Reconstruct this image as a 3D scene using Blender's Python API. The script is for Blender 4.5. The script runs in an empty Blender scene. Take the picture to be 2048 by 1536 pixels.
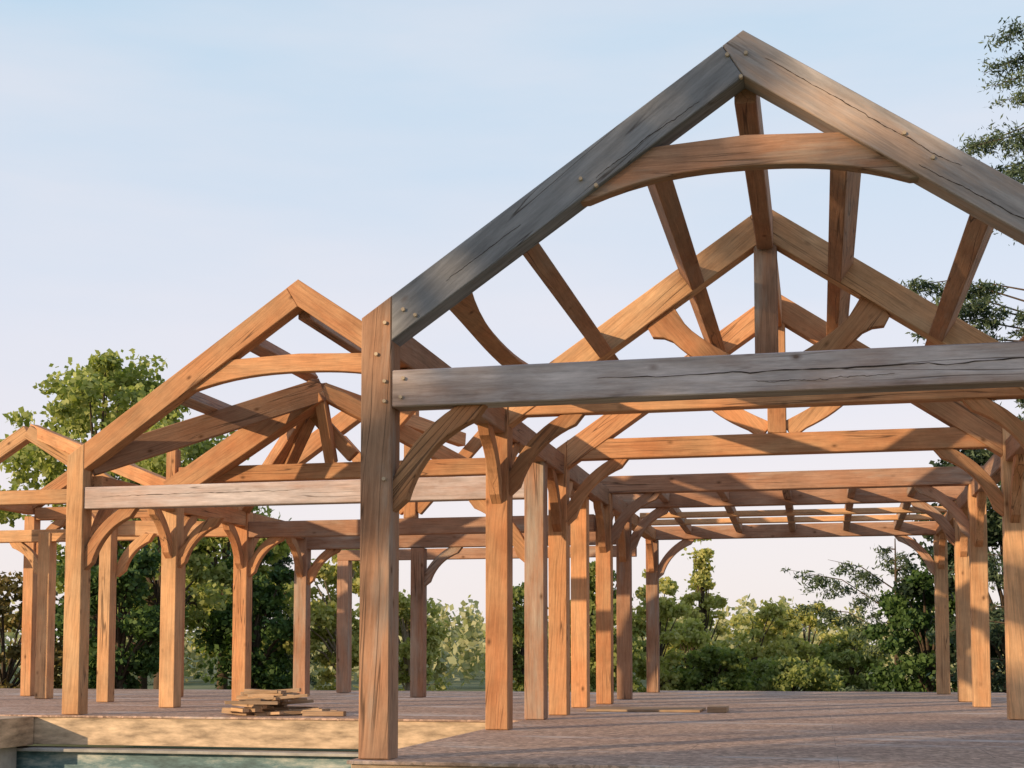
import bpy, bmesh, math, random
import numpy as np
from mathutils import Vector, Matrix
random.seed(7)
S=bpy.context.scene
S.view_settings.view_transform='Standard'; S.view_settings.look='None'; S.view_settings.exposure=0

# ------------------------------------------------------------ materials
def newmat(name):
    m=bpy.data.materials.new(name); m.use_nodes=True
    nt=m.node_tree; b=nt.nodes['Principled BSDF']
    return m,nt,b
def N(nt,t,**k):
    n=nt.nodes.new(t)
    for a,v in k.items(): setattr(n,a,v)
    return n
def mixc(nt,fac,a,b,bt='MIX'):
    n=N(nt,'ShaderNodeMix',data_type='RGBA',blend_type=bt)
    for i,v in ((0,fac),(6,a),(7,b)):
        if hasattr(v,'links'): nt.links.new(v,n.inputs[i])
        else: n.inputs[i].default_value=(v if i==0 else (*v,1))
    return n.outputs[2]
def ramp(nt,src,stops):
    r=N(nt,'ShaderNodeValToRGB'); e=r.color_ramp.elements
    while len(e)<len(stops): e.new(0.5)
    for el,(p,c) in zip(e,stops):
        el.position=p; el.color=(*c,1) if isinstance(c,tuple) else (c,c,c,1)
    nt.links.new(src,r.inputs[0]); return r.outputs[0]
def mth(nt,op,a,b=None):
    n=N(nt,'ShaderNodeMath',operation=op)
    for i,v in enumerate((a,b)):
        if v is None: continue
        if hasattr(v,'links'): nt.links.new(v,n.inputs[i])
        else: n.inputs[i].default_value=v
    return n.outputs[0]

def wood(name,c1,c2,c3,gray=0.0,grayc=(0.20,0.195,0.20)):
    m,nt,b=newmat(name); L=nt.links.new
    tc=N(nt,'ShaderNodeTexCoord'); oi=N(nt,'ShaderNodeObjectInfo')
    off=mth(nt,'MULTIPLY',oi.outputs['Random'],57.0)
    add=N(nt,'ShaderNodeVectorMath',operation='ADD'); L(tc.outputs['Object'],add.inputs[0]); L(off,add.inputs[1])
    def mapped(sc):
        mp=N(nt,'ShaderNodeMapping'); mp.inputs['Scale'].default_value=sc; L(add.outputs[0],mp.inputs[0]); return mp.outputs[0]
    def noise(sc,s,det=5,rough=.6,dist=0):
        n=N(nt,'ShaderNodeTexNoise'); n.inputs['Scale'].default_value=s; n.inputs['Detail'].default_value=det
        n.inputs['Roughness'].default_value=rough; n.inputs['Distortion'].default_value=dist
        L(mapped(sc),n.inputs['Vector']); return n.outputs['Fac']
    base=mixc(nt,oi.outputs['Random'],c1,c2)
    blot=noise((.5,1.5,1.5),2.2,4,.6)
    base=mixc(nt,ramp(nt,blot,[(.35,0.0),(.65,1.0)]),base,c3)
    grain=noise((.7,14,14),2.2,6,.65,.6)
    gr=ramp(nt,grain,[(.25,.66),(.5,1.0),(.75,1.16)])
    base=mixc(nt,1.0,base,gr,'MULTIPLY')
    fine=noise((2.5,60,60),1.6,4,.7,.2)
    base=mixc(nt,1.0,base,ramp(nt,fine,[(.3,.80),(.7,1.14)]),'MULTIPLY')
    dirt=noise((1,1,1),1.1,7,.7)
    base=mixc(nt,1.0,base,ramp(nt,dirt,[(.3,.72),(.6,1.08)]),'MULTIPLY')
    val=mth(nt,'ADD',mth(nt,'MULTIPLY',mth(nt,'FRACT',mth(nt,'MULTIPLY',oi.outputs['Random'],13.7)),.34),.83)
    vc=N(nt,'ShaderNodeCombineColor'); [L(val,vc.inputs[i]) for i in range(3)]
    base=mixc(nt,1.0,base,vc.outputs[0],'MULTIPLY')
    if gray>0:
        gn=noise((.35,2.0,2.0),1.6,6,.65)
        gf=ramp(nt,gn,[(max(0.0,.62-gray*.45),0.0),(max(.05,.82-gray*.5),1.0)])
        gg=mixc(nt,gr,(grayc[0]*.62,grayc[1]*.62,grayc[2]*.64),(grayc[0]*1.25,grayc[1]*1.25,grayc[2]*1.25))
        g2=ramp(nt,noise((.6,5,5),2.0,6,.7),[(.35,.65),(.65,1.2)])
        gg=mixc(nt,1.0,gg,g2,'MULTIPLY')
        base=mixc(nt,gf,base,gg)
    ck=noise((.22,6,6),1.5,2,.4,.25)
    ckf=ramp(nt,ck,[(.488,0.0),(.5,1.0),(.505,1.0),(.516,0.0)])
    ck2=noise((.4,1,1),1.4,1,.4)
    ckf=mth(nt,'MULTIPLY',ckf,ramp(nt,ck2,[(.5,0.0),(.58,.7)]))
    base=mixc(nt,ckf,base,(.035,.022,.016))
    v=N(nt,'ShaderNodeTexVoronoi'); v.inputs['Scale'].default_value=1.0; L(mapped((2.2,3.6,3.6)),v.inputs['Vector'])
    kf=ramp(nt,v.outputs['Distance'],[(.04,.8),(.07,.4),(.13,0.0)])
    base=mixc(nt,kf,base,(.10,.045,.02))
    L(base,b.inputs['Base Color'])
    b.inputs['Roughness'].default_value=.8; b.inputs['Specular IOR Level'].default_value=.2
    bp=N(nt,'ShaderNodeBump'); bp.inputs['Strength'].default_value=.4; bp.inputs['Distance'].default_value=.01
    hh=mth(nt,'SUBTRACT',grain,mth(nt,'MULTIPLY',ckf,1.5)); L(hh,bp.inputs['Height']); L(bp.outputs[0],b.inputs['Normal'])
    return m
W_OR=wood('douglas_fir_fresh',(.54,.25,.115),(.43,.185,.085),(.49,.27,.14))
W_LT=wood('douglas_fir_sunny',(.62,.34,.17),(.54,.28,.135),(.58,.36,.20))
W_BR=wood('douglas_fir_brown',(.42,.215,.125),(.33,.165,.095),(.37,.22,.14),gray=.13,grayc=(.29,.24,.20))
W_MID=wood('douglas_fir_aged',(.43,.215,.125),(.34,.17,.10),(.40,.24,.16),gray=.28,grayc=(.31,.25,.20))
W_GR=wood('douglas_fir_weathered_shaded',(.30,.20,.15),(.26,.18,.14),(.28,.20,.16),gray=.95,grayc=(.20,.197,.205))  # weathered grey, with the front truss's shade also put into the colour
W_GR2=wood('douglas_fir_weathered_warm',(.42,.28,.205),(.38,.25,.185),(.40,.29,.225),gray=.50,grayc=(.30,.27,.26))
W_PK=wood('douglas_fir_silvered',(.46,.31,.26),(.43,.295,.25),(.45,.35,.31),gray=.42,grayc=(.44,.38,.37))

def simple(name,col,rough=.8,var=.25,scale=3.0,bump=.2,sc=(1,1,1)):
    m,nt,b=newmat(name)
    tc=N(nt,'ShaderNodeTexCoord'); n=N(nt,'ShaderNodeTexNoise'); n.inputs['Scale'].default_value=scale; n.inputs['Detail'].default_value=8; n.inputs['Roughness'].default_value=.65
    mp=N(nt,'ShaderNodeMapping'); mp.inputs['Scale'].default_value=sc
    nt.links.new(tc.outputs['Object'],mp.inputs[0]); nt.links.new(mp.outputs[0],n.inputs['Vector'])
    r=ramp(nt,n.outputs['Fac'],[(.3,tuple(c*(1-var) for c in col)),(.7,tuple(min(1,c*(1+var)) for c in col))])
    nt.links.new(r,b.inputs['Base Color']); b.inputs['Roughness'].default_value=rough; b.inputs['Specular IOR Level'].default_value=.2
    bp=N(nt,'ShaderNodeBump'); bp.inputs['Strength'].default_value=bump; bp.inputs['Distance'].default_value=.02
    nt.links.new(n.outputs['Fac'],bp.inputs['Height']); nt.links.new(bp.outputs[0],b.inputs['Normal'])
    return m
M_PEG=simple('peg_oak',(.50,.38,.26),.6,.1,8)
M_CRK=simple('check_shadow',(.05,.037,.032),.95,.3,8)
M_BARK=simple('bark',(.09,.065,.045),.9,.35,6,.6)
M_BARKL=simple('bark_pale',(.30,.24,.18),.9,.3,6,.6)

def empty(name,loc=(0,0,0)):
    e=bpy.data.objects.new(name,None); e.location=loc; S.collection.objects.link(e); return e
HOUSE=empty('timber_frame_house')

def obj(name,me,mat,parent=None,mw=None):
    o=bpy.data.objects.new(name,me); S.collection.objects.link(o)
    if mat: me.materials.append(mat)
    if parent:
        o.parent=parent; o.matrix_parent_inverse=Matrix.Translation(-parent.location)
    if mw is not None: o.matrix_basis=mw
    return o

def beam(name,p0,p1,w,h,mat,up=(0,0,1),parent=None,bev=.009,cut=None):
    p0=Vector(p0);p1=Vector(p1); ax=(p1-p0); L=ax.length; ax.normalize()
    u=Vector(up); u=(u-ax*u.dot(ax)).normalized(); s=u.cross(ax)
    bm=bmesh.new()
    g=bmesh.ops.create_cube(bm,size=1)
    for v in bm.verts: v.co=Vector((v.co.x*L,v.co.y*w,v.co.z*h))
    bmesh.ops.bevel(bm,geom=bm.edges[:],offset=bev,segments=1,affect='EDGES')
    me=bpy.data.meshes.new(name); bm.to_mesh(me); bm.free()
    mw=Matrix((( ax.x,s.x,u.x,0),(ax.y,s.y,u.y,0),(ax.z,s.z,u.z,0),(0,0,0,1)))
    mw.translation=(p0+p1)/2
    return obj(name,me,mat,parent or HOUSE,mw)

def prism(name,pts,nrm,thick,mat,parent=None,bev=.007):
    pts=[Vector(p) for p in pts]; n=Vector(nrm).normalized()
    best=0;ax=None
    for i in range(0,len(pts)):
        for j in range(i+1,len(pts)):
            l=(pts[j]-pts[i]).length
            if l>best: best=l;ax=(pts[j]-pts[i]).normalized()
    s=n.cross(ax); c=sum(pts,Vector())/len(pts)
    bm=bmesh.new()
    def loc(p,o): q=p-c; return Vector((q.dot(ax),q.dot(n)+o,q.dot(s)))
    a=[bm.verts.new(loc(p,-thick/2)) for p in pts]; b=[bm.verts.new(loc(p,thick/2)) for p in pts]
    k=len(pts)
    f1=bm.faces.new(a); f2=bm.faces.new(b[::-1])
    for i in range(k):
        bm.faces.new((a[(i+1)%k],a[i],b[i],b[(i+1)%k]))
    bmesh.ops.recalc_face_normals(bm,faces=bm.faces[:])
    rim=[e for e in bm.edges if (f1 in e.link_faces or f2 in e.link_faces)]
    if bev: bmesh.ops.bevel(bm,geom=rim,offset=bev,segments=1,affect='EDGES')
    bmesh.ops.triangulate(bm,faces=[f for f in bm.faces if len(f.verts)>4])
    me=bpy.data.meshes.new(name); bm.to_mesh(me); bm.free()
    mw=Matrix(((ax.x,n.x,s.x,0),(ax.y,n.y,s.y,0),(ax.z,n.z,s.z,0),(0,0,0,1))); mw.translation=c
    return obj(name,me,mat,parent or HOUSE,mw)

def brace(corner,d,L,H,mat,thick=.12,wid=.15,name='knee_brace'):
    c=Vector(corner); d=Vector(d).normalized(); z=Vector((0,0,1))
    A=c-z*H; B=c+d*L; C=c+d*L*.22-z*H*.26
    out=[];inn=[]
    n=12
    for i in range(n+1):
        t=i/n
        p=A*(1-t)**2+C*2*t*(1-t)+B*t*t
        tg=((C-A)*(1-t)+(B-C)*t).normalized()
        sd=(z*tg.dot(d)-d*tg.dot(z))
        wv=wid*(.5+.10*abs(2*t-1)**2)
        out.append(p+sd*wv); inn.append(p-sd*wv)
    out[0]=A+z*wid*.75-d*.03; inn[0]=A-z*wid*.35-d*.03
    out[-1]=B-d*wid*.75+z*.03; inn[-1]=B+d*wid*.35+z*.03
    nrm=d.cross(z)
    return prism(name,out+inn[::-1],nrm,thick,mat)

def peg(p,d=(0,-1,0)):
    bm=bmesh.new(); bmesh.ops.create_cone(bm,cap_ends=True,segments=8,radius1=.017,radius2=.015,depth=.036)
    me=bpy.data.meshes.new('peg'); bm.to_mesh(me); bm.free()
    d=Vector(d); mw=d.to_track_quat('Z','Y').to_matrix().to_4x4(); mw.translation=Vector(p)
    obj('peg',me,M_PEG,HOUSE,mw)
def check(x0,z0,x1,z1,y,seed,wd=.008,wob=.006):
    """drying check on a front face lying in the plane y"""
    r=random.Random(seed); n=60; up=[];lo=[]; o=0
    for i in range(n+1):
        t=i/n; o=o*.9+r.gauss(0,wob*.45); X=x0+(x1-x0)*t; Z=z0+(z1-z0)*t+o
        if r.random()<.06: o+=r.choice((-1,1))*wob*1.5
        h=wd*math.sin(math.pi*min(1,max(0,t*.96+.02)))**.5*r.uniform(.15,1.0)*.5
        up.append((X,y,Z+h)); lo.append((X,y,Z-h))
    prism('drying_check',up+lo[::-1],(0,1,0),.006,M_CRK,bev=0)

T=.25
W=6.07; ZE0=3.50; SL=.681
def roofz(X,x0,x1):
    c=(x0+x1)/2; return ZE0+SL*((c-x0)-abs(X-c))
RD=.30; RV=RD/math.cos(math.atan(SL))
def post(x,y,top,mat,w=T,z0=0.004,name='post'):
    return beam(name,(x+w/2,y+w/2,z0),(x+w/2,y+w/2,top),w,w,mat,up=(0,1,0))
def gable_post(x,y,mat,right=False,w=T):
    a=ZE0; b=ZE0+SL*w
    zl,zr=(a,b) if not right else (b,a)
    return prism('post',[(x,y+w/2,.004),(x+w,y+w/2,.004),(x+w,y+w/2,zr),(x,y+w/2,zl)],(0,1,0),w,mat,bev=.009)

def rafters(x0,x1,y,mat,w=.22,foot=T,mat2=None):
    c=(x0+x1)/2; ap=ZE0+SL*(c-x0)
    yc=y+T/2
    l=[(x0+foot,yc,ZE0+SL*foot),(c-.16,yc,ap-SL*.16),(c-.002,yc,ap-RV),(x0+foot,yc,ZE0+SL*foot-RV)]
    r=[(x1-foot,yc,ZE0+SL*foot),(c,yc,ap),(c-.156,yc,ap-SL*.156),(c+.002,yc,ap-RV),(x1-foot,yc,ZE0+SL*foot-RV)]
    prism('rafter',l,(0,1,0),w,mat); prism('rafter',r,(0,1,0),w+.006,mat2 or mat)

def collar(x0,x1,y,mat,ztop=4.75,zmid=4.53,zend=4.34,thick=.13):
    c=(x0+x1)/2; yc=y+T/2
    def xr(z): return x0+(z-ZE0+RV)/SL
    e=.07
    pts=[(xr(ztop)-e,yc,ztop-.02),((x0+x1)/2,yc,ztop+.02),(2*c-xr(ztop)+e,yc,ztop-.02),(2*c-xr(zend)+e,yc,zend)]
    n=16; xa=2*c-xr(zend)-.06; xb=xr(zend)+.06
    for i in range(n+1):
        t=i/n; X=xa+(xb-xa)*t; s=abs(2*t-1)
        zz=zmid-(zmid-zend-.0)*(s**2.4)
        pts.append((X,yc,zz))
    pts.append((xr(zend)-e,yc,zend))
    prism('arched_collar',pts,(0,1,0),thick,mat)

def tie(x0,x1,y,zb,zt,mat,w=.20,name='tie_beam'):
    return beam(name,(x0,y+T/2,(zb+zt)/2),(x1,y+T/2,(zb+zt)/2),w,zt-zb,mat)

def kingtruss(x0,x1,y,ztie,mat,matk,struts=True):
    c=(x0+x1)/2; ap=ZE0+SL*(c-x0); yc=y+T/2
    beam('king_post',(c,yc,ztie),(c,yc,ap-RV+.05),.2,.24,matk,up=(1,0,0))
    if struts:
        for sg in (-1,1):
            A=Vector((c+sg*.12,yc,ztie+.06)); 
            xr=c+sg*1.15; zr=ap-SL*1.15-RV+.06
            B=Vector((xr,yc,zr)); ch=(B-A).normalized(); nn=Vector((-ch.z*sg,0,ch.x*sg))
            if nn.z<0: nn=-nn
            Lc=(B-A).length
            up=[];lo=[]
            for i in range(13):
                t=i/12
                bow=-.07*math.sin(math.pi*t)
                p=A+ch*Lc*t+nn*bow
                wu=.10+ .10*max(0,t-.72)/.28; wl=.10+.02*math.sin(t*math.pi)
                if t>.80: wl=.10+.13*math.sin((t-.80)/.20*math.pi*.75)
                if t<.15: wl+=.05*(1-t/.15)
                up.append(p+nn*wu); lo.append(p-nn*wl)
            prism('curved_strut',up+lo[::-1],(0,1,0),.12,mat)

# ------------------------------------------------------------ MAIN WING
c=W/2
gable_post(0,0,W_BR); gable_post(W-T,0,W_BR,True)
for y,m in ((4.2,W_OR),(7.76,W_OR)):
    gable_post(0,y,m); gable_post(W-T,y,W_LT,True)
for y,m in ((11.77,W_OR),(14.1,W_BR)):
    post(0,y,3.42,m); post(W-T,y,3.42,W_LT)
post(0,18.42,3.2,W_BR); post(W-T,18.42,3.2,W_LT)
tie(T,W-T,0,2.775,3.07,W_PK,w=.22)
tie(T,W-T,4.2,3.42,3.69,W_OR,w=.19); tie(T,W-T,7.76,3.42,3.69,W_OR,w=.19)
beam('tie_beam',(-.004,11.895,3.562),(W+.004,11.895,3.562),.24,.28,W_MID)
beam('tie_beam',(-.004,14.225,3.562),(W+.004,14.225,3.562),.24,.28,W_MID)
beam('tie_beam',(-.004,18.545,3.337),(W+.004,18.545,3.337),.24,.27,W_MID)
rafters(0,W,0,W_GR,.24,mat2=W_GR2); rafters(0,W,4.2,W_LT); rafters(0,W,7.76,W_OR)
collar(0,W,0,W_MID)
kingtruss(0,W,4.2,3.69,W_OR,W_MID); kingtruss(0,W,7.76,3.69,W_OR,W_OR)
for x in (T/2,W-T/2):
    for ya,yb in ((T,4.2),(4.2+T,7.76),(7.76+T,11.77),(11.77+T,14.1)):
        beam('eave_plate',(x,ya,3.36),(x,yb,3.36),.19,.27,W_BR)
    beam('eave_plate',(x,14.35,3.30),(x,18.42,3.30),.19,.24,W_OR)
    for y in (0,4.2,7.76,11.77,14.1):
        b=3.225
        brace((x,y+T,b),(0,1,0),.62,.75,W_OR)
        if y>0: brace((x,y,b),(0,-1,0),.62,.75,W_OR)
    brace((x,18.42,3.18),(0,-1,0),.55,.65,W_OR)
def bentbr(y,zb,L,H,m,x0=0,x1=W):
    brace((x0+T,y+T/2,zb),(1,0,0),L,H,m); brace((x1-T,y+T/2,zb),(-1,0,0),L,H,m)
bentbr(0,2.775,.72,.80,W_OR); bentbr(4.2,3.42,.80,.85,W_OR); bentbr(7.76,3.42,.80,.85,W_OR)
bentbr(11.77,3.425,.8,.8,W_MID); bentbr(14.1,3.425,.7,.75,W_MID); bentbr(18.42,3.205,.75,.8,W_MID)
a=math.atan(SL)
def purlins(x0,x1,ya,yb,mat,sz=(.16,.25),ridge=True):
    cc=(x0+x1)/2
    for off in (.87,1.87):
        for sg in (-1,1):
            X=cc+sg*off; n=Vector((sg*math.sin(a),0,math.cos(a)))
            z=roofz(X,x0,x1); p=Vector((X,0,z))-n*(sz[1]/2+.05)
            beam('purlin',(p.x,ya,p.z),(p.x,yb,p.z),sz[0],sz[1],mat,up=n)
    if ridge:
        ap=ZE0+SL*(cc-x0)
        beam('ridge_beam',(cc,ya,ap-.30),(cc,yb,ap-.30),.17,.36,mat)
purlins(0,W,.24,4.21,W_BR); purlins(0,W,4.43,7.77,W_OR)
def wind(A,B,bulge,mat,thick=.09,w=.15):
    A=Vector(A);B=Vector(B); n=Vector((-math.sin(a),0,math.cos(a)))
    if A.x>W/2-.01 : n=Vector((math.sin(a),0,math.cos(a)))
    ch=(B-A).normalized(); s=n.cross(ch)
    C=(A+B)/2+s*bulge
    o=[];i_=[]
    for k in range(13):
        t=k/12; p=A*(1-t)**2+C*2*t*(1-t)+B*t*t; ww=w*(.5+.35*abs(2*t-1)**3)
        o.append(p+s*ww); i_.append(p-s*ww)
    prism('wind_brace',o+i_[::-1],n,thick,mat)
wind((.72,.2,roofz(.72,0,W)-.25),(.60,4.15,roofz(.60,0,W)-.16),.16,W_OR)
wind((W-.72,.2,roofz(.72,0,W)-.25),(W-.60,4.15,roofz(.60,0,W)-.16),-.16,W_OR)
for X in (.9,1.95,3.03,4.1,5.1):
    beam('joist',(X,12.03,3.60),(X,14.10,3.60),.13,.19,W_MID)
    beam('joist',(X,14.36,3.56),(X,18.43,3.40),.13,.17,W_MID)
for yy in (15.6,17.0):
    beam('joist',(.25,yy,3.42),(W-.25,yy,3.42),.2,.10,W_LT)
for p in ((.20,3.45),(.13,3.2),(.20,2.98),(.20,2.82),(.20,2.2),(.35,3.55),(.45,3.5),(.33,2.85),
          (c-.12,5.38),(c-.02,5.2),(c+.02,5.38),(1.78,4.50),(1.9,4.44),(4.2,4.66),(4.4,4.46),(5.6,2.95),(.35,3.0)):
    peg((p[0],-.004 if p[0]<.25 else (.0 if p[1]>3.3 else .01),p[1]))
yt=.015-.0005; yr=.005-.0005; yr2=.002-.0005
check(1.9,2.93,5.75,2.955,yt,1,.012,.007); check(3.1,2.86,4.1,2.87,yt,2,.005)
check(3.2,5.33,4.6,4.36,yr2,4,.010,.007); check(4.3,4.42,5.7,3.52,yr2,5,.009,.007)
check(.7,3.76,1.3,4.18,yr,7,.005,.004); check(1.9,4.50,2.7,5.05,yr,8,.007,.006)
check(5.95,.3,5.97,2.4,-.001,9,.006,.0)

# ------------------------------------------------------------ LEFT WING (set back)
X0=-6.42; X1=.19; YL=6.5
post(-.06,YL,3.45,W_MID,name='post')
gable_post(X0,YL,W_LT)
tie(X0+T,-.06,YL,2.775,3.07,W_PK)
rafters(X0,X1,YL,W_OR,.24)
collar(X0,X1,YL,W_OR)
brace((X0+T,YL+T/2,2.775),(1,0,0),.72,.80,W_OR); brace((-.06,YL+T/2,2.775),(-1,0,0),.72,.80,W_OR)
check(-5.9,2.93,-3.0,2.95,YL+.025-.0005,11,.010)
XW=-6.25
walls=[8.95,11.6,14.4]
for y,m in zip(walls,(W_LT,W_OR,W_MID)): post(XW,y,3.25,m)
post(-.15,10.3,3.4,W_OR)
ys=[YL]+walls
for i in range(3):
    beam('eave_plate',(XW+T/2,ys[i]+T,3.12),(XW+T/2,ys[i+1],3.12),.2,.26,W_OR)
    brace((XW+T/2,ys[i]+T,2.99),(0,1,0),.6,.7,W_OR); brace((XW+T/2,ys[i+1],2.99),(0,-1,0),.6,.7,W_OR)
    brace((XW+T,ys[i+1]+T/2,2.85),(1,0,0),.65,.7,W_OR)
beam('eave_plate',(-.03,YL+T,3.30),(-.03,10.3,3.30),.2,.26,W_MID)
tie(XW+T,0,8.95,3.42,3.66,W_OR); tie(XW+T,0,11.6,2.80,3.07,W_MID); tie(XW,0,14.4,2.80,3.05,W_MID)
beam('tie_beam',(XW,16.9,2.85),(0,16.9,2.85),.2,.22,W_MID)
post(-3.93,14.4,2.79,W_MID); post(XW,16.8,2.74,W_MID)
brace((-3.68,14.52,2.8),(1,0,0),.7,.7,W_MID)
rafters(X0,X1,11.6,W_OR,.22,.05)
cL=(X0+X1)/2
beam('king_post',(cL,11.72,3.07),(cL,11.72,5.4),.2,.21,W_OR,up=(1,0,0))
for sg in (-1,1):
    beam('strut',(cL+sg*.1,11.72,3.2),(cL+sg*1.25,11.72,4.45),.12,.2,W_OR)
    beam('strut',(cL+sg*.1,9.07,3.75),(cL+sg*.9,9.07,4.6),.12,.2,W_OR)
purlins(X0,X1,YL+.24,9.0,W_MID)
Nd=Vector((-3.56,8.6,4.68))
beam('valley_rafter',Nd,(X0+.2,YL+.25,3.42),.2,.34,W_BR)
beam('valley_rafter',Nd,(XW+.12,9.05,3.27),.24,.38,W_OR)
beam('valley_rafter',Nd,(-4.87,10.5,3.8),.18,.26,W_OR)
beam('valley_rafter',Nd,(XW+.12,11.7,3.3),.18,.24,W_OR)
beam('valley_rafter',Nd,(-1.6,9.9,3.6),.16,.24,W_OR)
beam('valley_rafter',Nd,(-2.2,11.6,4.35),.16,.22,W_OR)
beam('hip_post',Nd+Vector((0,0,-.15)),(Nd.x,9.07,3.66),.16,.16,W_OR,up=(0,1,0))
beam('king_post',(XW+.12,9.07,3.25),(XW+.12,9.07,3.95),.16,.18,W_OR,up=(0,1,0))

# ------------------------------------------------------------ FAR LEFT PORCH GABLE
gx=-9.75; gh=1.65; gy=10.9; gr=4.78
def porch(gy,mat):
    for sg in (-1,1):
        beam('rafter',(gx+.0*sg,gy,gr-.14),(gx+sg*gh,gy,gr-.14-gh*.62),.2+.004*sg,.24,mat)
        beam('post',(gx+sg*(gh-.12),gy+.01,0.004),(gx+sg*(gh-.12),gy+.01,3.45),.22,.22,mat,up=(0,1,0))
    beam('tie_beam',(gx-gh+.2,gy+.02,3.50),(gx+gh-.2,gy+.02,3.50),.18,.24,mat)
    for sg in (-1,1):
        brace((gx+sg*(gh-.23),gy,3.38),(-sg,0,0),.62,.75,mat)
porch(gy,W_LT); porch(gy+2.6,W_OR)
for sg in (-1,0,1):
    beam('purlin',(gx+sg*(gh-.1),gy+.1,3.6 if sg else gr-.2),(gx+sg*(gh-.1),gy+2.6,3.6 if sg else gr-.2),.16,.22,W_OR)
beam('post',(-10.15,12.2,0.004),(-10.15,12.2,3.0),.24,.24,W_LT,up=(0,1,0))
beam('tie_beam',(gx+gh-.1,11.1,2.95),(XW,11.7,2.95),.18,.26,W_LT)
brace((gx+gh,11.1,2.82),(1,0,0),.6,.65,W_LT)
beam('tie_beam',(-13,12.2,2.95),(-8.2,12.2,2.95),.18,.22,W_LT)
brace((-10.27,12.2,2.84),(-1,0,0),.6,.6,W_LT)
beam('hip_rafter',(gx,gy+.1,gr-.1),(XW+.1,9.05,3.35),.16,.22,W_OR)

# ------------------------------------------------------------ DECK
DECK=empty('wooden_deck')
def deckmat():
    m,nt,b=newmat('deck_osb'); L=nt.links.new
    tc=N(nt,'ShaderNodeTexCoord')
    br=N(nt,'ShaderNodeTexBrick'); br.inputs['Scale'].default_value=1.0; br.inputs['Brick Width'].default_value=2.44; br.inputs['Row Height'].default_value=1.22
    br.inputs['Mortar Size'].default_value=.003; br.inputs['Color1'].default_value=(.45,.305,.225,1); br.inputs['Color2'].default_value=(.42,.28,.21,1); br.inputs['Mortar'].default_value=(.20,.14,.11,1)
    L(tc.outputs['Object'],br.inputs['Vector'])
    v=N(nt,'ShaderNodeTexVoronoi'); v.inputs['Scale'].default_value=22; L(tc.outputs['Object'],v.inputs['Vector'])
    sv=N(nt,'ShaderNodeSeparateColor'); L(v.outputs['Color'],sv.inputs[0])
    n=N(nt,'ShaderNodeTexNoise'); n.inputs['Scale'].default_value=9; n.inputs['Detail'].default_value=9; n.inputs['Roughness'].default_value=.85; L(tc.outputs['Object'],n.inputs['Vector'])
    c1=mixc(nt,1.0,br.outputs['Color'],ramp(nt,n.outputs['Fac'],[(.3,.5),(.7,1.45)]),'MULTIPLY')
    c1=mixc(nt,1.0,c1,ramp(nt,sv.outputs[0],[(0.0,.62),(1.0,1.35)]),'MULTIPLY')
    mp=N(nt,'ShaderNodeMapping'); mp.inputs['Scale'].default_value=(.35,1.0,1); L(tc.outputs['Object'],mp.inputs[0])
    n2=N(nt,'ShaderNodeTexNoise'); n2.inputs['Scale'].default_value=.9; n2.inputs['Detail'].default_value=8; n2.inputs['Roughness'].default_value=.72; L(mp.outputs[0],n2.inputs['Vector'])
    c2=mixc(nt,ramp(nt,n2.outputs['Fac'],[(.53,0.0),(.66,.8)]),c1,(.62,.56,.52))
    c3=mixc(nt,ramp(nt,n2.outputs['Fac'],[(.32,.55),(.46,0.0)]),c2,(.21,.13,.10))
    L(c3,b.inputs['Base Color']); b.inputs['Roughness'].default_value=.8; b.inputs['Specular IOR Level'].default_value=.2
    bp=N(nt,'ShaderNodeBump'); bp.inputs['Strength'].default_value=.6; bp.inputs['Distance'].default_value=.012; L(n.outputs['Fac'],bp.inputs['Height']); L(bp.outputs[0],b.inputs['Normal'])
    return m
M_DECK=deckmat()
M_FASC=simple('rim_board',(.46,.34,.23),.8,.6,2.2,.4,(1,1,4))
M_CONC2=simple('concrete_wall',(.36,.34,.31),.85,.3,3)
def membmat():
    m,nt,b=newmat('foundation_membrane')
    tc=N(nt,'ShaderNodeTexCoord'); n=N(nt,'ShaderNodeTexNoise'); n.inputs['Scale'].default_value=1.7; n.inputs['Detail'].default_value=7; n.inputs['Roughness'].default_value=.7
    mp=N(nt,'ShaderNodeMapping'); mp.inputs['Scale'].default_value=(.8,1,2.6); nt.links.new(tc.outputs['Object'],mp.inputs[0]); nt.links.new(mp.outputs[0],n.inputs['Vector'])
    nt.links.new(ramp(nt,n.outputs['Fac'],[(.32,(.02,.05,.06)),(.48,(.09,.17,.19)),(.62,(.34,.38,.36)),(.75,(.58,.56,.52))]),b.inputs['Base Color']); b.inputs['Roughness'].default_value=.6
    return m
M_MEMB=membmat()
def box(name,x0,x1,y0,y1,z0,z1,mat,parent,bev=.005):
    bm=bmesh.new(); bmesh.ops.create_cube(bm,size=1)
    for v in bm.verts: v.co=Vector((x0+(v.co.x+.5)*(x1-x0),y0+(v.co.y+.5)*(y1-y0),z0+(v.co.z+.5)*(z1-z0)))
    if bev: bmesh.ops.bevel(bm,geom=bm.edges[:],offset=bev,segments=1,affect='EDGES')
    me=bpy.data.meshes.new(name); bm.to_mesh(me); bm.free(); return obj(name,me,mat,parent)
box('deck_floor',-.06,W+1.2,-.10,20.0,-.03,0,M_DECK,DECK)
box('deck_floor_west',-16,-.063,6.38,18.6,-.03,-.002,M_DECK,DECK)
box('rim_board',-16,-.03,6.40,6.46,-.39,-.032,M_FASC,DECK)
box('rim_board_front',-.03,W+1.15,-.07,-.02,-.36,-.032,M_FASC,DECK)
box('rim_board_side',-.05,0.0,-.02,6.39,-.358,-.032,M_FASC,DECK)
box('rim_board_side',W+1.1,W+1.15,0,19.9,-.36,-.032,M_FASC,DECK)
box('sill_ledge',-16,-.06,6.16,6.6,-.47,-.43,M_CONC2,DECK)
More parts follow.
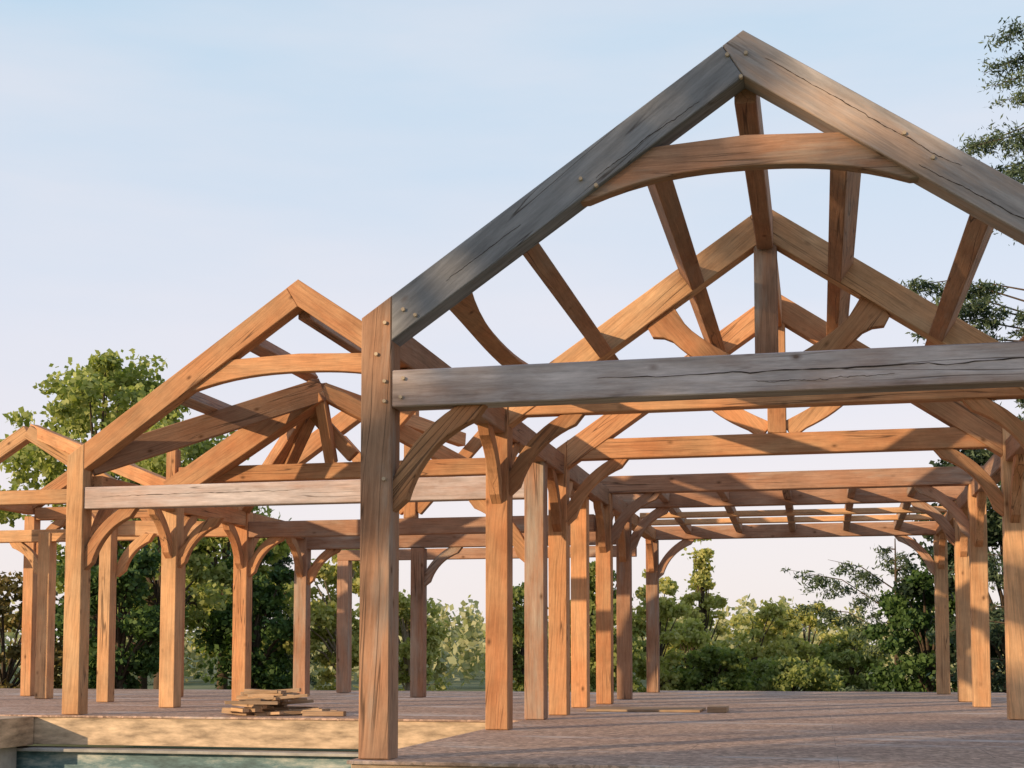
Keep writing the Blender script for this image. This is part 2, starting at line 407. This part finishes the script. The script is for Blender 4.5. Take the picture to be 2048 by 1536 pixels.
box('foundation_wall',-16,-.06,6.30,6.6,-1.6,-.471,M_MEMB,DECK)
box('foundation_wall',0.02,W+1.0,.05,.3,-1.6,-.365,M_CONC2,DECK)
box('foundation_wall',0.02,.25,.3,6.3,-1.6,-.365,M_CONC2,DECK)
box('entry_step',-8.3,-6.75,5.5,6.38,-.40,-.02,M_FASC,DECK)
box('entry_step_base',-8.2,-6.85,5.6,6.15,-1.6,-.402,M_CONC2,DECK)

M_LUM=wood('lumber_cutoffs',(.50,.31,.17),(.30,.18,.10),(.42,.30,.20))
PILE=empty('lumber_pile',(-3.5,7.1,0))
rnd=random.Random(3)
for i in range(40):
    L=rnd.uniform(.25,.85); ang=rnd.uniform(-.6,.6); layer=i%8
    lx=-3.68+rnd.gauss(0,.24)*(1-layer*.08); ly=7.1+rnd.gauss(0,.2)
    lz=.03+.042*layer*max(.2,1-abs(lx+3.68)/.6)
    d=Vector((math.cos(ang),math.sin(ang),rnd.uniform(-.09,.09)))*L/2
    beam('offcut',Vector((lx,ly,lz))-d,Vector((lx,ly,lz))+d,rnd.uniform(.06,.16),rnd.uniform(.035,.05),M_LUM,parent=PILE,bev=.003)
beam('offcut',(-3.1,6.85,.035),(-2.55,6.9,.035),.15,.06,M_LUM,parent=PILE,bev=.003)
beam('offcut',(-3.2,7.2,.035),(-2.8,7.3,.035),.2,.05,M_LUM,parent=PILE,bev=.003)
PLY=empty('plywood_sheet',(.9,9.5,0))
box('sheet',.3,1.9,9.0,10.0,.004,.035,M_LUM,PLY,.002)
BLK=empty('timber_offcut',(2,9.5,0)); box('block',2.0,2.26,9.0,9.6,.003,.08,M_LUM,BLK,.003)

# ------------------------------------------------------------ GROUND
gm,nt,b=newmat('grass')
tc=N(nt,'ShaderNodeTexCoord'); n=N(nt,'ShaderNodeTexNoise'); n.inputs['Scale'].default_value=.15; n.inputs['Detail'].default_value=10; n.inputs['Roughness'].default_value=.7
nt.links.new(tc.outputs['Object'],n.inputs['Vector'])
nt.links.new(ramp(nt,n.outputs['Fac'],[(.35,(.08,.10,.035)),(.6,(.15,.16,.06)),(.75,(.21,.19,.09))]),b.inputs['Base Color']); b.inputs['Roughness'].default_value=.95
GZ=-1.35
bm=bmesh.new(); bmesh.ops.create_grid(bm,x_segments=60,y_segments=60,size=1500)
for v in bm.verts: v.co.z=GZ
me=bpy.data.meshes.new('ground'); bm.to_mesh(me); bm.free(); obj('ground',me,gm)

# ------------------------------------------------------------ TREES
def leafmat(name,dark,light,trans=.35):
    m,nt,b=newmat(name); L=nt.links.new
    g=N(nt,'ShaderNodeNewGeometry'); tc=N(nt,'ShaderNodeTexCoord')
    n=N(nt,'ShaderNodeTexNoise'); n.inputs['Scale'].default_value=.9; n.inputs['Detail'].default_value=3; L(tc.outputs['Object'],n.inputs['Vector'])
    f=mth(nt,'ADD',mth(nt,'MULTIPLY',g.outputs['Random Per Island'],.5),mth(nt,'MULTIPLY',n.outputs['Fac'],.5))
    col=ramp(nt,f,[(.25,dark),(.75,light)])
    L(col,b.inputs['Base Color']); b.inputs['Roughness'].default_value=.6; b.inputs['Specular IOR Level'].default_value=.25
    t=N(nt,'ShaderNodeBsdfTranslucent'); L(mixc(nt,1.0,col,(1.2,1.3,.6),'MULTIPLY'),t.inputs['Color'])
    mx=N(nt,'ShaderNodeMixShader'); mx.inputs[0].default_value=trans; L(b.outputs[0],mx.inputs[1]); L(t.outputs[0],mx.inputs[2])
    L(mx.outputs[0],nt.nodes['Material Output'].inputs['Surface']); return m
LF_MAPLE=leafmat('leaves_maple',(.21,.25,.07),(.46,.48,.18),.42)
LF_SHADE=leafmat('leaves_maple_deep',(.10,.14,.03),(.26,.30,.09),.38)
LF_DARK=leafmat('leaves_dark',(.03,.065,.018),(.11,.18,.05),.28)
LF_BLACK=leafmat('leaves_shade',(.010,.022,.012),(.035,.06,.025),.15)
LF_YEL=leafmat('leaves_yellowgreen',(.29,.31,.09),(.56,.52,.20),.42)
LF_MID=leafmat('leaves_mid',(.15,.19,.055),(.33,.35,.12),.4)
LF_FAR=leafmat('leaves_far_hazed',(.34,.36,.21),(.48,.46,.28),.35)  # distance haze put into the colour as paler leaves
LF_PINE=leafmat('needles_pine',(.035,.065,.04),(.13,.17,.09),.15)
LF_RED=leafmat('leaves_russet',(.10,.08,.03),(.28,.21,.08),.3)

def leafmesh(centers,size,rng,squash=.45):
    n=len(centers)
    d1=rng.normal(size=(n,3)); d1/=np.linalg.norm(d1,axis=1)[:,None]
    d2=rng.normal(size=(n,3)); d2-=d1*(d1*d2).sum(1)[:,None]; d2/=np.linalg.norm(d2,axis=1)[:,None]
    s=(size*rng.uniform(.6,1.3,n))[:,None]
    a=centers-d1*s*.6; b=centers+d2*s*squash; c_=centers+d1*s*.6; d=centers-d2*s*squash
    return np.stack([a,b,c_,d],1).reshape(-1,3)
def conepts(p0,p1,r0,r1,k=6):
    p0=np.array(p0,float);p1=np.array(p1,float); ax=p1-p0; ax/=np.linalg.norm(ax)+1e-9
    u=np.cross(ax,[0,0,1.]); 
    if np.linalg.norm(u)<.05: u=np.array([1.,0,0])
    u/=np.linalg.norm(u); v=np.cross(ax,u)
    t=np.linspace(0,2*math.pi,k,endpoint=False)
    ring=np.cos(t)[:,None]*u+np.sin(t)[:,None]*v
    vs=np.vstack([p0+ring*r0,p1+ring*r1]); fs=[(i,(i+1)%k,k+(i+1)%k,k+i) for i in range(k)]
    return vs,fs
def build(name,leafv,limbs,leaf,bark,loc):
    V=[leafv]; nq=len(leafv)//4
    quads=[np.arange(nq*4).reshape(-1,4)]; off=len(leafv); mi=[np.zeros(nq,int)]
    for (p0,p1,r0,r1) in limbs:
        vs,fs=conepts(p0,p1,r0,r1); V.append(vs); quads.append(np.array(fs)+off); off+=len(vs); mi.append(np.ones(len(fs),int))
    V=np.vstack(V); Q=np.vstack(quads); MI=np.concatenate(mi)
    me=bpy.data.meshes.new(name); me.vertices.add(len(V)); me.vertices.foreach_set('co',V.ravel().astype(np.float32))
    me.loops.add(Q.size); me.loops.foreach_set('vertex_index',Q.ravel().astype(np.int32))
    me.polygons.add(len(Q)); me.polygons.foreach_set('loop_start',np.arange(0,Q.size,4,dtype=np.int32))
    me.update(calc_edges=True)
    me.materials.append(leaf); me.materials.append(bark)
    me.polygons.foreach_set('material_index',MI.astype(np.int32)); me.validate()
    o=bpy.data.objects.new(name,me); o.location=loc; S.collection.objects.link(o); return o
def broadleaf(name,x,y,top,rx,cb,leaf,seed,nl=9000,ls=.15,bark=M_BARK,clump=.5,nc=60,ry=None,pt=.25):
    rng=np.random.default_rng(seed); H=top-GZ; B=cb-GZ; zc=(H+B)/2; rz=(H-B)/2
    cs=[]
    lob=rng.normal(size=(7,3)); lob/=np.linalg.norm(lob,axis=1)[:,None]; amp=rng.uniform(-.25,.35,7)
    while len(cs)<nc:
        d=rng.normal(size=3); d/=np.linalg.norm(d)
        k=1+sum(a_*max(0,d@l)**4 for a_,l in zip(amp,lob))
        r=rng.uniform(.25,1)**.6*k
        taper=1 if d[2]<0 else 1-pt*d[2]
        cs.append([d[0]*rx*r*taper,d[1]*(ry or rx)*r*taper,zc+d[2]*rz*min(r,1.0)])
    cs=np.array(cs); cs[:,2]=np.clip(cs[:,2],.3,H)
    per=rng.dirichlet(np.ones(nc)*3)*nl
    pts=[]
    for c_,k in zip(cs,per.astype(int)):
        cr=clump*rng.uniform(.55,1.3)
        p=rng.normal(size=(k,3)); p/=np.linalg.norm(p,axis=1)[:,None]+1e-9; p*=(rng.uniform(0,1,k)**.5)[:,None]*cr*np.array([1,1,.65])*rng.uniform(.7,1.25,(k,1))
        pts.append(c_+p)
    pts=np.vstack(pts)
    lv=leafmesh(pts,ls,rng)
    tr=.04+H*.014; fork=np.array([0,0,B*.9+.2]); limbs=[((0,0,0),tuple(fork),tr*1.3,tr)]
    limbs.append((tuple(fork),(rng.normal()*.15,rng.normal()*.15,H*.8),tr,.03))
    for c_ in cs[:min(26,nc)]:
        st=np.array([0,0,B*.9+.2+ (c_[2]-B)*.35*rng.uniform(.6,1)]); mid=(st+c_)/2+np.array([0,0,.15*rx])
        limbs+= [(tuple(st),tuple(mid),tr*.45,tr*.25),(tuple(mid),tuple(c_),tr*.25,.012)]
    return build(name,lv,limbs,leaf,bark,(x,y,GZ))
def conifer(name,x,y,top,r,seed,leaf=LF_PINE,nwh=26,ls=.14,base=1.0,dens=1.0,droop=.25,sparse=0.0,extra=()):
    rng=np.random.default_rng(seed); H=top-GZ
    limbs=[((0,0,0),(0,0,H),.05+H*.013,.015)]; pts=[]
    br=[]
    for i in range(nwh):
        z=base+(H-base)*(i/nwh)**.95; rr=r*(1-(z-base)/(H-base))**.75*rng.uniform(.75,1.1)+.12
        for j in range(rng.integers(4,7)):
            if rng.random()<sparse: continue
            br.append((z,rng.uniform(0,2*math.pi),rr*rng.uniform(.6,1.15),droop,1))
    br+=[(z-GZ,an,L,dr,1.6) for z,an,L,dr in extra]
    for z,an,L,dr,mul in br:
        e=np.array([math.cos(an)*L,math.sin(an)*L,z-dr*L+rng.normal()*.1]); s=np.array([0,0,z])
        m_=(s+e)/2+np.array([0,0,.12*L]); limbs+= [(tuple(s),tuple(m_),.025,.016),(tuple(m_),tuple(e),.016,.005)]
        nt_=int((4+L*4)*mul)
        for q_ in range(nt_):
            t=rng.uniform(.2,1); q=s*(1-t)**2+m_*2*t*(1-t)+e*t*t
            dv=np.array([math.cos(an+rng.choice([-1,1])*rng.uniform(.2,1.1)),math.sin(an+rng.choice([-1,1])*rng.uniform(.2,1.1)),rng.uniform(-.9,.35)])
            tl=(.25+.28*L*(1-t))*rng.uniform(.5,1.3); k=int(24*dens*tl/.4)+6
            tt=rng.uniform(0,1,k)[:,None]
            pts.append(q+dv*tl*tt+rng.normal(size=(k,3))*np.array([.07,.07,.06]))
    pts=np.vstack(pts); lv=leafmesh(pts,ls,rng,.16)
    return build(name,lv,limbs,leaf,M_BARK,(x,y,GZ))

broadleaf('maple_tree',-17.0,26.1,10.1,3.2,2.5,LF_MAPLE,11,13000,.17,clump=.68,nc=80)
broadleaf('maple_tree',-16.2,27.5,6.0,2.6,.5,LF_SHADE,51,11000,.16,clump=.6,nc=60)
broadleaf('maple_tree',-13.3,22.9,8.0,1.7,.8,LF_MAPLE,12,9000,.15,clump=.48,nc=55)
broadleaf('maple_tree',-13.6,27.4,7.2,2.2,.5,LF_MAPLE,13,10000,.16,clump=.6,nc=55)
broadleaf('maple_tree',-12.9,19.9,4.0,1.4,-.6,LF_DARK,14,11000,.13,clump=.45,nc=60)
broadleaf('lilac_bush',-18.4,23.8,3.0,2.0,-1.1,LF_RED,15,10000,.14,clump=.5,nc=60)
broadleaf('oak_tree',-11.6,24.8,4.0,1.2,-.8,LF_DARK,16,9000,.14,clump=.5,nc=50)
conifer('spruce_tree',-12.9,30.1,4.2,1.3,17,nwh=22,base=.4)
broadleaf('birch_tree',-9.25,25.8,4.7,1.5,-.5,LF_YEL,18,11000,.13,bark=M_BARKL,clump=.42,nc=55)
broadleaf('birch_tree',-7.9,27.5,3.0,1.0,-.7,LF_YEL,19,6000,.13,bark=M_BARKL,clump=.4,nc=40)
broadleaf('ash_tree',-6.0,33.7,3.6,.9,-.9,LF_MID,20,6000,.14,clump=.4,nc=40)
broadleaf('ash_tree',-3.1,31.2,3.9,1.4,-.9,LF_MID,21,9000,.14,clump=.45,nc=50)
broadleaf('ash_tree',-1.6,33.6,3.6,1.0,-1,LF_YEL,22,7000,.14,clump=.4,nc=40)
broadleaf('poplar_tree',-.75,42,5.4,.8,-.8,LF_YEL,23,5500,.15,clump=.34,nc=60,pt=.7)
broadleaf('willow_bush',-.86,37.9,2.0,1.3,-1.1,LF_YEL,24,7000,.15,clump=.45,nc=45)
broadleaf('willow_bush',1.1,40.4,2.8,1.9,-1.2,LF_YEL,25,9000,.16,clump=.42,nc=60)
broadleaf('willow_bush',3.0,44.9,2.7,2.0,-1.2,LF_YEL,26,9000,.16,clump=.42,nc=55)
broadleaf('willow_bush',4.6,41.1,1.7,1.6,-1.2,LF_MID,27,8000,.15,clump=.42,nc=50)
broadleaf('willow_bush',.2,35.0,.9,1.5,-1.25,LF_SHADE,28,8000,.14,clump=.45,nc=50)
broadleaf('willow_bush',2.6,36.5,.7,1.6,-1.25,LF_MID,29,8000,.14,clump=.45,nc=50)
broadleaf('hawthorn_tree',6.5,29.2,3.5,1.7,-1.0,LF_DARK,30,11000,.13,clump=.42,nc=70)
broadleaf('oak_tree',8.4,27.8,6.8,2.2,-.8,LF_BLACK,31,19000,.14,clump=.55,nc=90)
pi=math.pi
conifer('larch_tree',5.7,30.5,4.1,1.5,36,nwh=14,base=.8,sparse=.5,droop=-.1,extra=[(1.9,pi*.98,3.0,-.42),(1.2,pi,2.7,-.35),(2.6,pi*1.03,1.9,-.4)])
conifer('pine_tree',8.8,25.7,9.6,2.6,32,nwh=24,base=1.0,sparse=.4,droop=.12,dens=1.2,
  extra=[(9.6,pi*1.0,3.5,-.12),(9.2,pi*1.08,2.8,.0),(8.9,pi*.93,2.6,.05),(9.9,pi*.96,2.0,-.15),(8.6,pi*1.03,3.0,.1),(8.3,pi*.97,2.4,.16),(7.9,pi*1.06,2.1,.1),(7.4,pi*.98,2.2,.1),(9.3,pi*1.15,2.2,.05)])
conifer('pine_tree',9.3,17.6,22.0,2.0,33,nwh=30,base=12.5,sparse=.5,droop=.3,ls=.10,dens=1.4,
  extra=[(9.4,pi*1.0,2.4,.16),(9.8,pi*1.04,2.9,.08),(10.2,pi*.95,3.1,.02),(10.6,pi*1.06,3.0,.0),(11.0,pi*.99,2.8,.1),(10.3,pi*1.1,2.7,.14),(12.1,pi*1.02,2.3,.1),(12.6,pi*.95,2.4,.05),(13.0,pi*1.05,2.2,.1),(11.8,pi*1.08,2.3,.15)])
broadleaf('maple_tree',-14.4,-18.3,14.5,2.5,4.6,LF_MAPLE,40,10000,.22,clump=.8,nc=70)
broadleaf('maple_tree',-11.0,-21.3,13.5,2.6,4.0,LF_MAPLE,41,10000,.22,clump=.8,nc=70)

rng=np.random.default_rng(5); P=[]
for i in range(460):
    dist=rng.uniform(80,150); an=rng.uniform(-.95,.75)
    cx=3.5+math.sin(an)*dist; cy=-10+math.cos(an)*dist
    h=rng.uniform(3.6,7.0)*dist/115; w=rng.uniform(1.0,2.8); k=190
    p=rng.normal(size=(k,3)); p/=np.linalg.norm(p,axis=1)[:,None]; p*=(rng.uniform(0,1,k)**.4)[:,None]
    t=(p[:,2]+1)/2; p[:,0]*=w*(1.1-.75*t); p[:,1]*=w*(1.1-.75*t); p[:,2]=t*h
    P.append(p+np.array([cx,cy,0])+rng.normal(size=(k,3))*.15)
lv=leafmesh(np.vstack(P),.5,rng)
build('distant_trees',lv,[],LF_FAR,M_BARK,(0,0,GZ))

# ------------------------------------------------------------ LIGHT
EL=math.radians(13); sd=Vector((-.66,-.75,0)).normalized()
tos=Vector((sd.x*math.cos(EL),sd.y*math.cos(EL),math.sin(EL)))
sun=bpy.data.lights.new('sun','SUN'); sun.energy=5.0; sun.angle=math.radians(.7); sun.color=(1.0,.74,.46)
so=bpy.data.objects.new('sun',sun); S.collection.objects.link(so); so.rotation_euler=tos.to_track_quat('Z','Y').to_euler()
w=bpy.data.worlds.new('World'); S.world=w; w.use_nodes=True; nt=w.node_tree; L=nt.links.new
bg=nt.nodes['Background']; sk=nt.nodes.new('ShaderNodeTexSky'); sk.sky_type='NISHITA'; sk.sun_disc=False
sk.sun_elevation=EL; sk.sun_rotation=math.atan2(tos.x,tos.y); sk.air_density=1.0; sk.dust_density=1.5; sk.ozone_density=1.2
tc=N(nt,'ShaderNodeTexCoord'); sx=N(nt,'ShaderNodeSeparateXYZ'); L(tc.outputs['Generated'],sx.inputs[0])
hz=ramp(nt,sx.outputs['Z'],[(0.0,(6.5,5.9,5.8)),(.12,(6.3,5.85,6.1)),(.22,(5.4,5.6,6.3)),(.42,(3.9,5.1,6.2)),(.8,(2.2,3.2,4.8))])
mp=N(nt,'ShaderNodeMapping'); mp.inputs['Scale'].default_value=(1.2,1.2,6); mp.inputs['Rotation'].default_value=(.1,.15,0); L(tc.outputs['Generated'],mp.inputs[0])
nn=N(nt,'ShaderNodeTexNoise'); nn.inputs['Scale'].default_value=1.8; nn.inputs['Detail'].default_value=6; L(mp.outputs[0],nn.inputs['Vector'])
cf=ramp(nt,nn.outputs['Fac'],[(.45,0.0),(.75,.5)])
hz=mixc(nt,cf,hz,(6.5,6.0,6.2))
col=mixc(nt,.88,sk.outputs[0],hz)
L(col,bg.inputs[0]); bg.inputs[1].default_value=.15

# ------------------------------------------------------------ CAMERA
cam=bpy.data.cameras.new('camera'); co=bpy.data.objects.new('camera',cam); S.collection.objects.link(co); S.camera=co
cam.sensor_width=36; cam.lens=2749/2048*36; cam.shift_y=(1112.1-768)/2048; cam.clip_end=4000
yaw=.2195; pit=.0699
fw=Vector((-math.sin(yaw)*math.cos(pit),math.cos(yaw)*math.cos(pit),math.sin(pit)))
co.location=(3.531,-10.302,.836); co.rotation_euler=fw.to_track_quat('-Z','Y').to_euler()
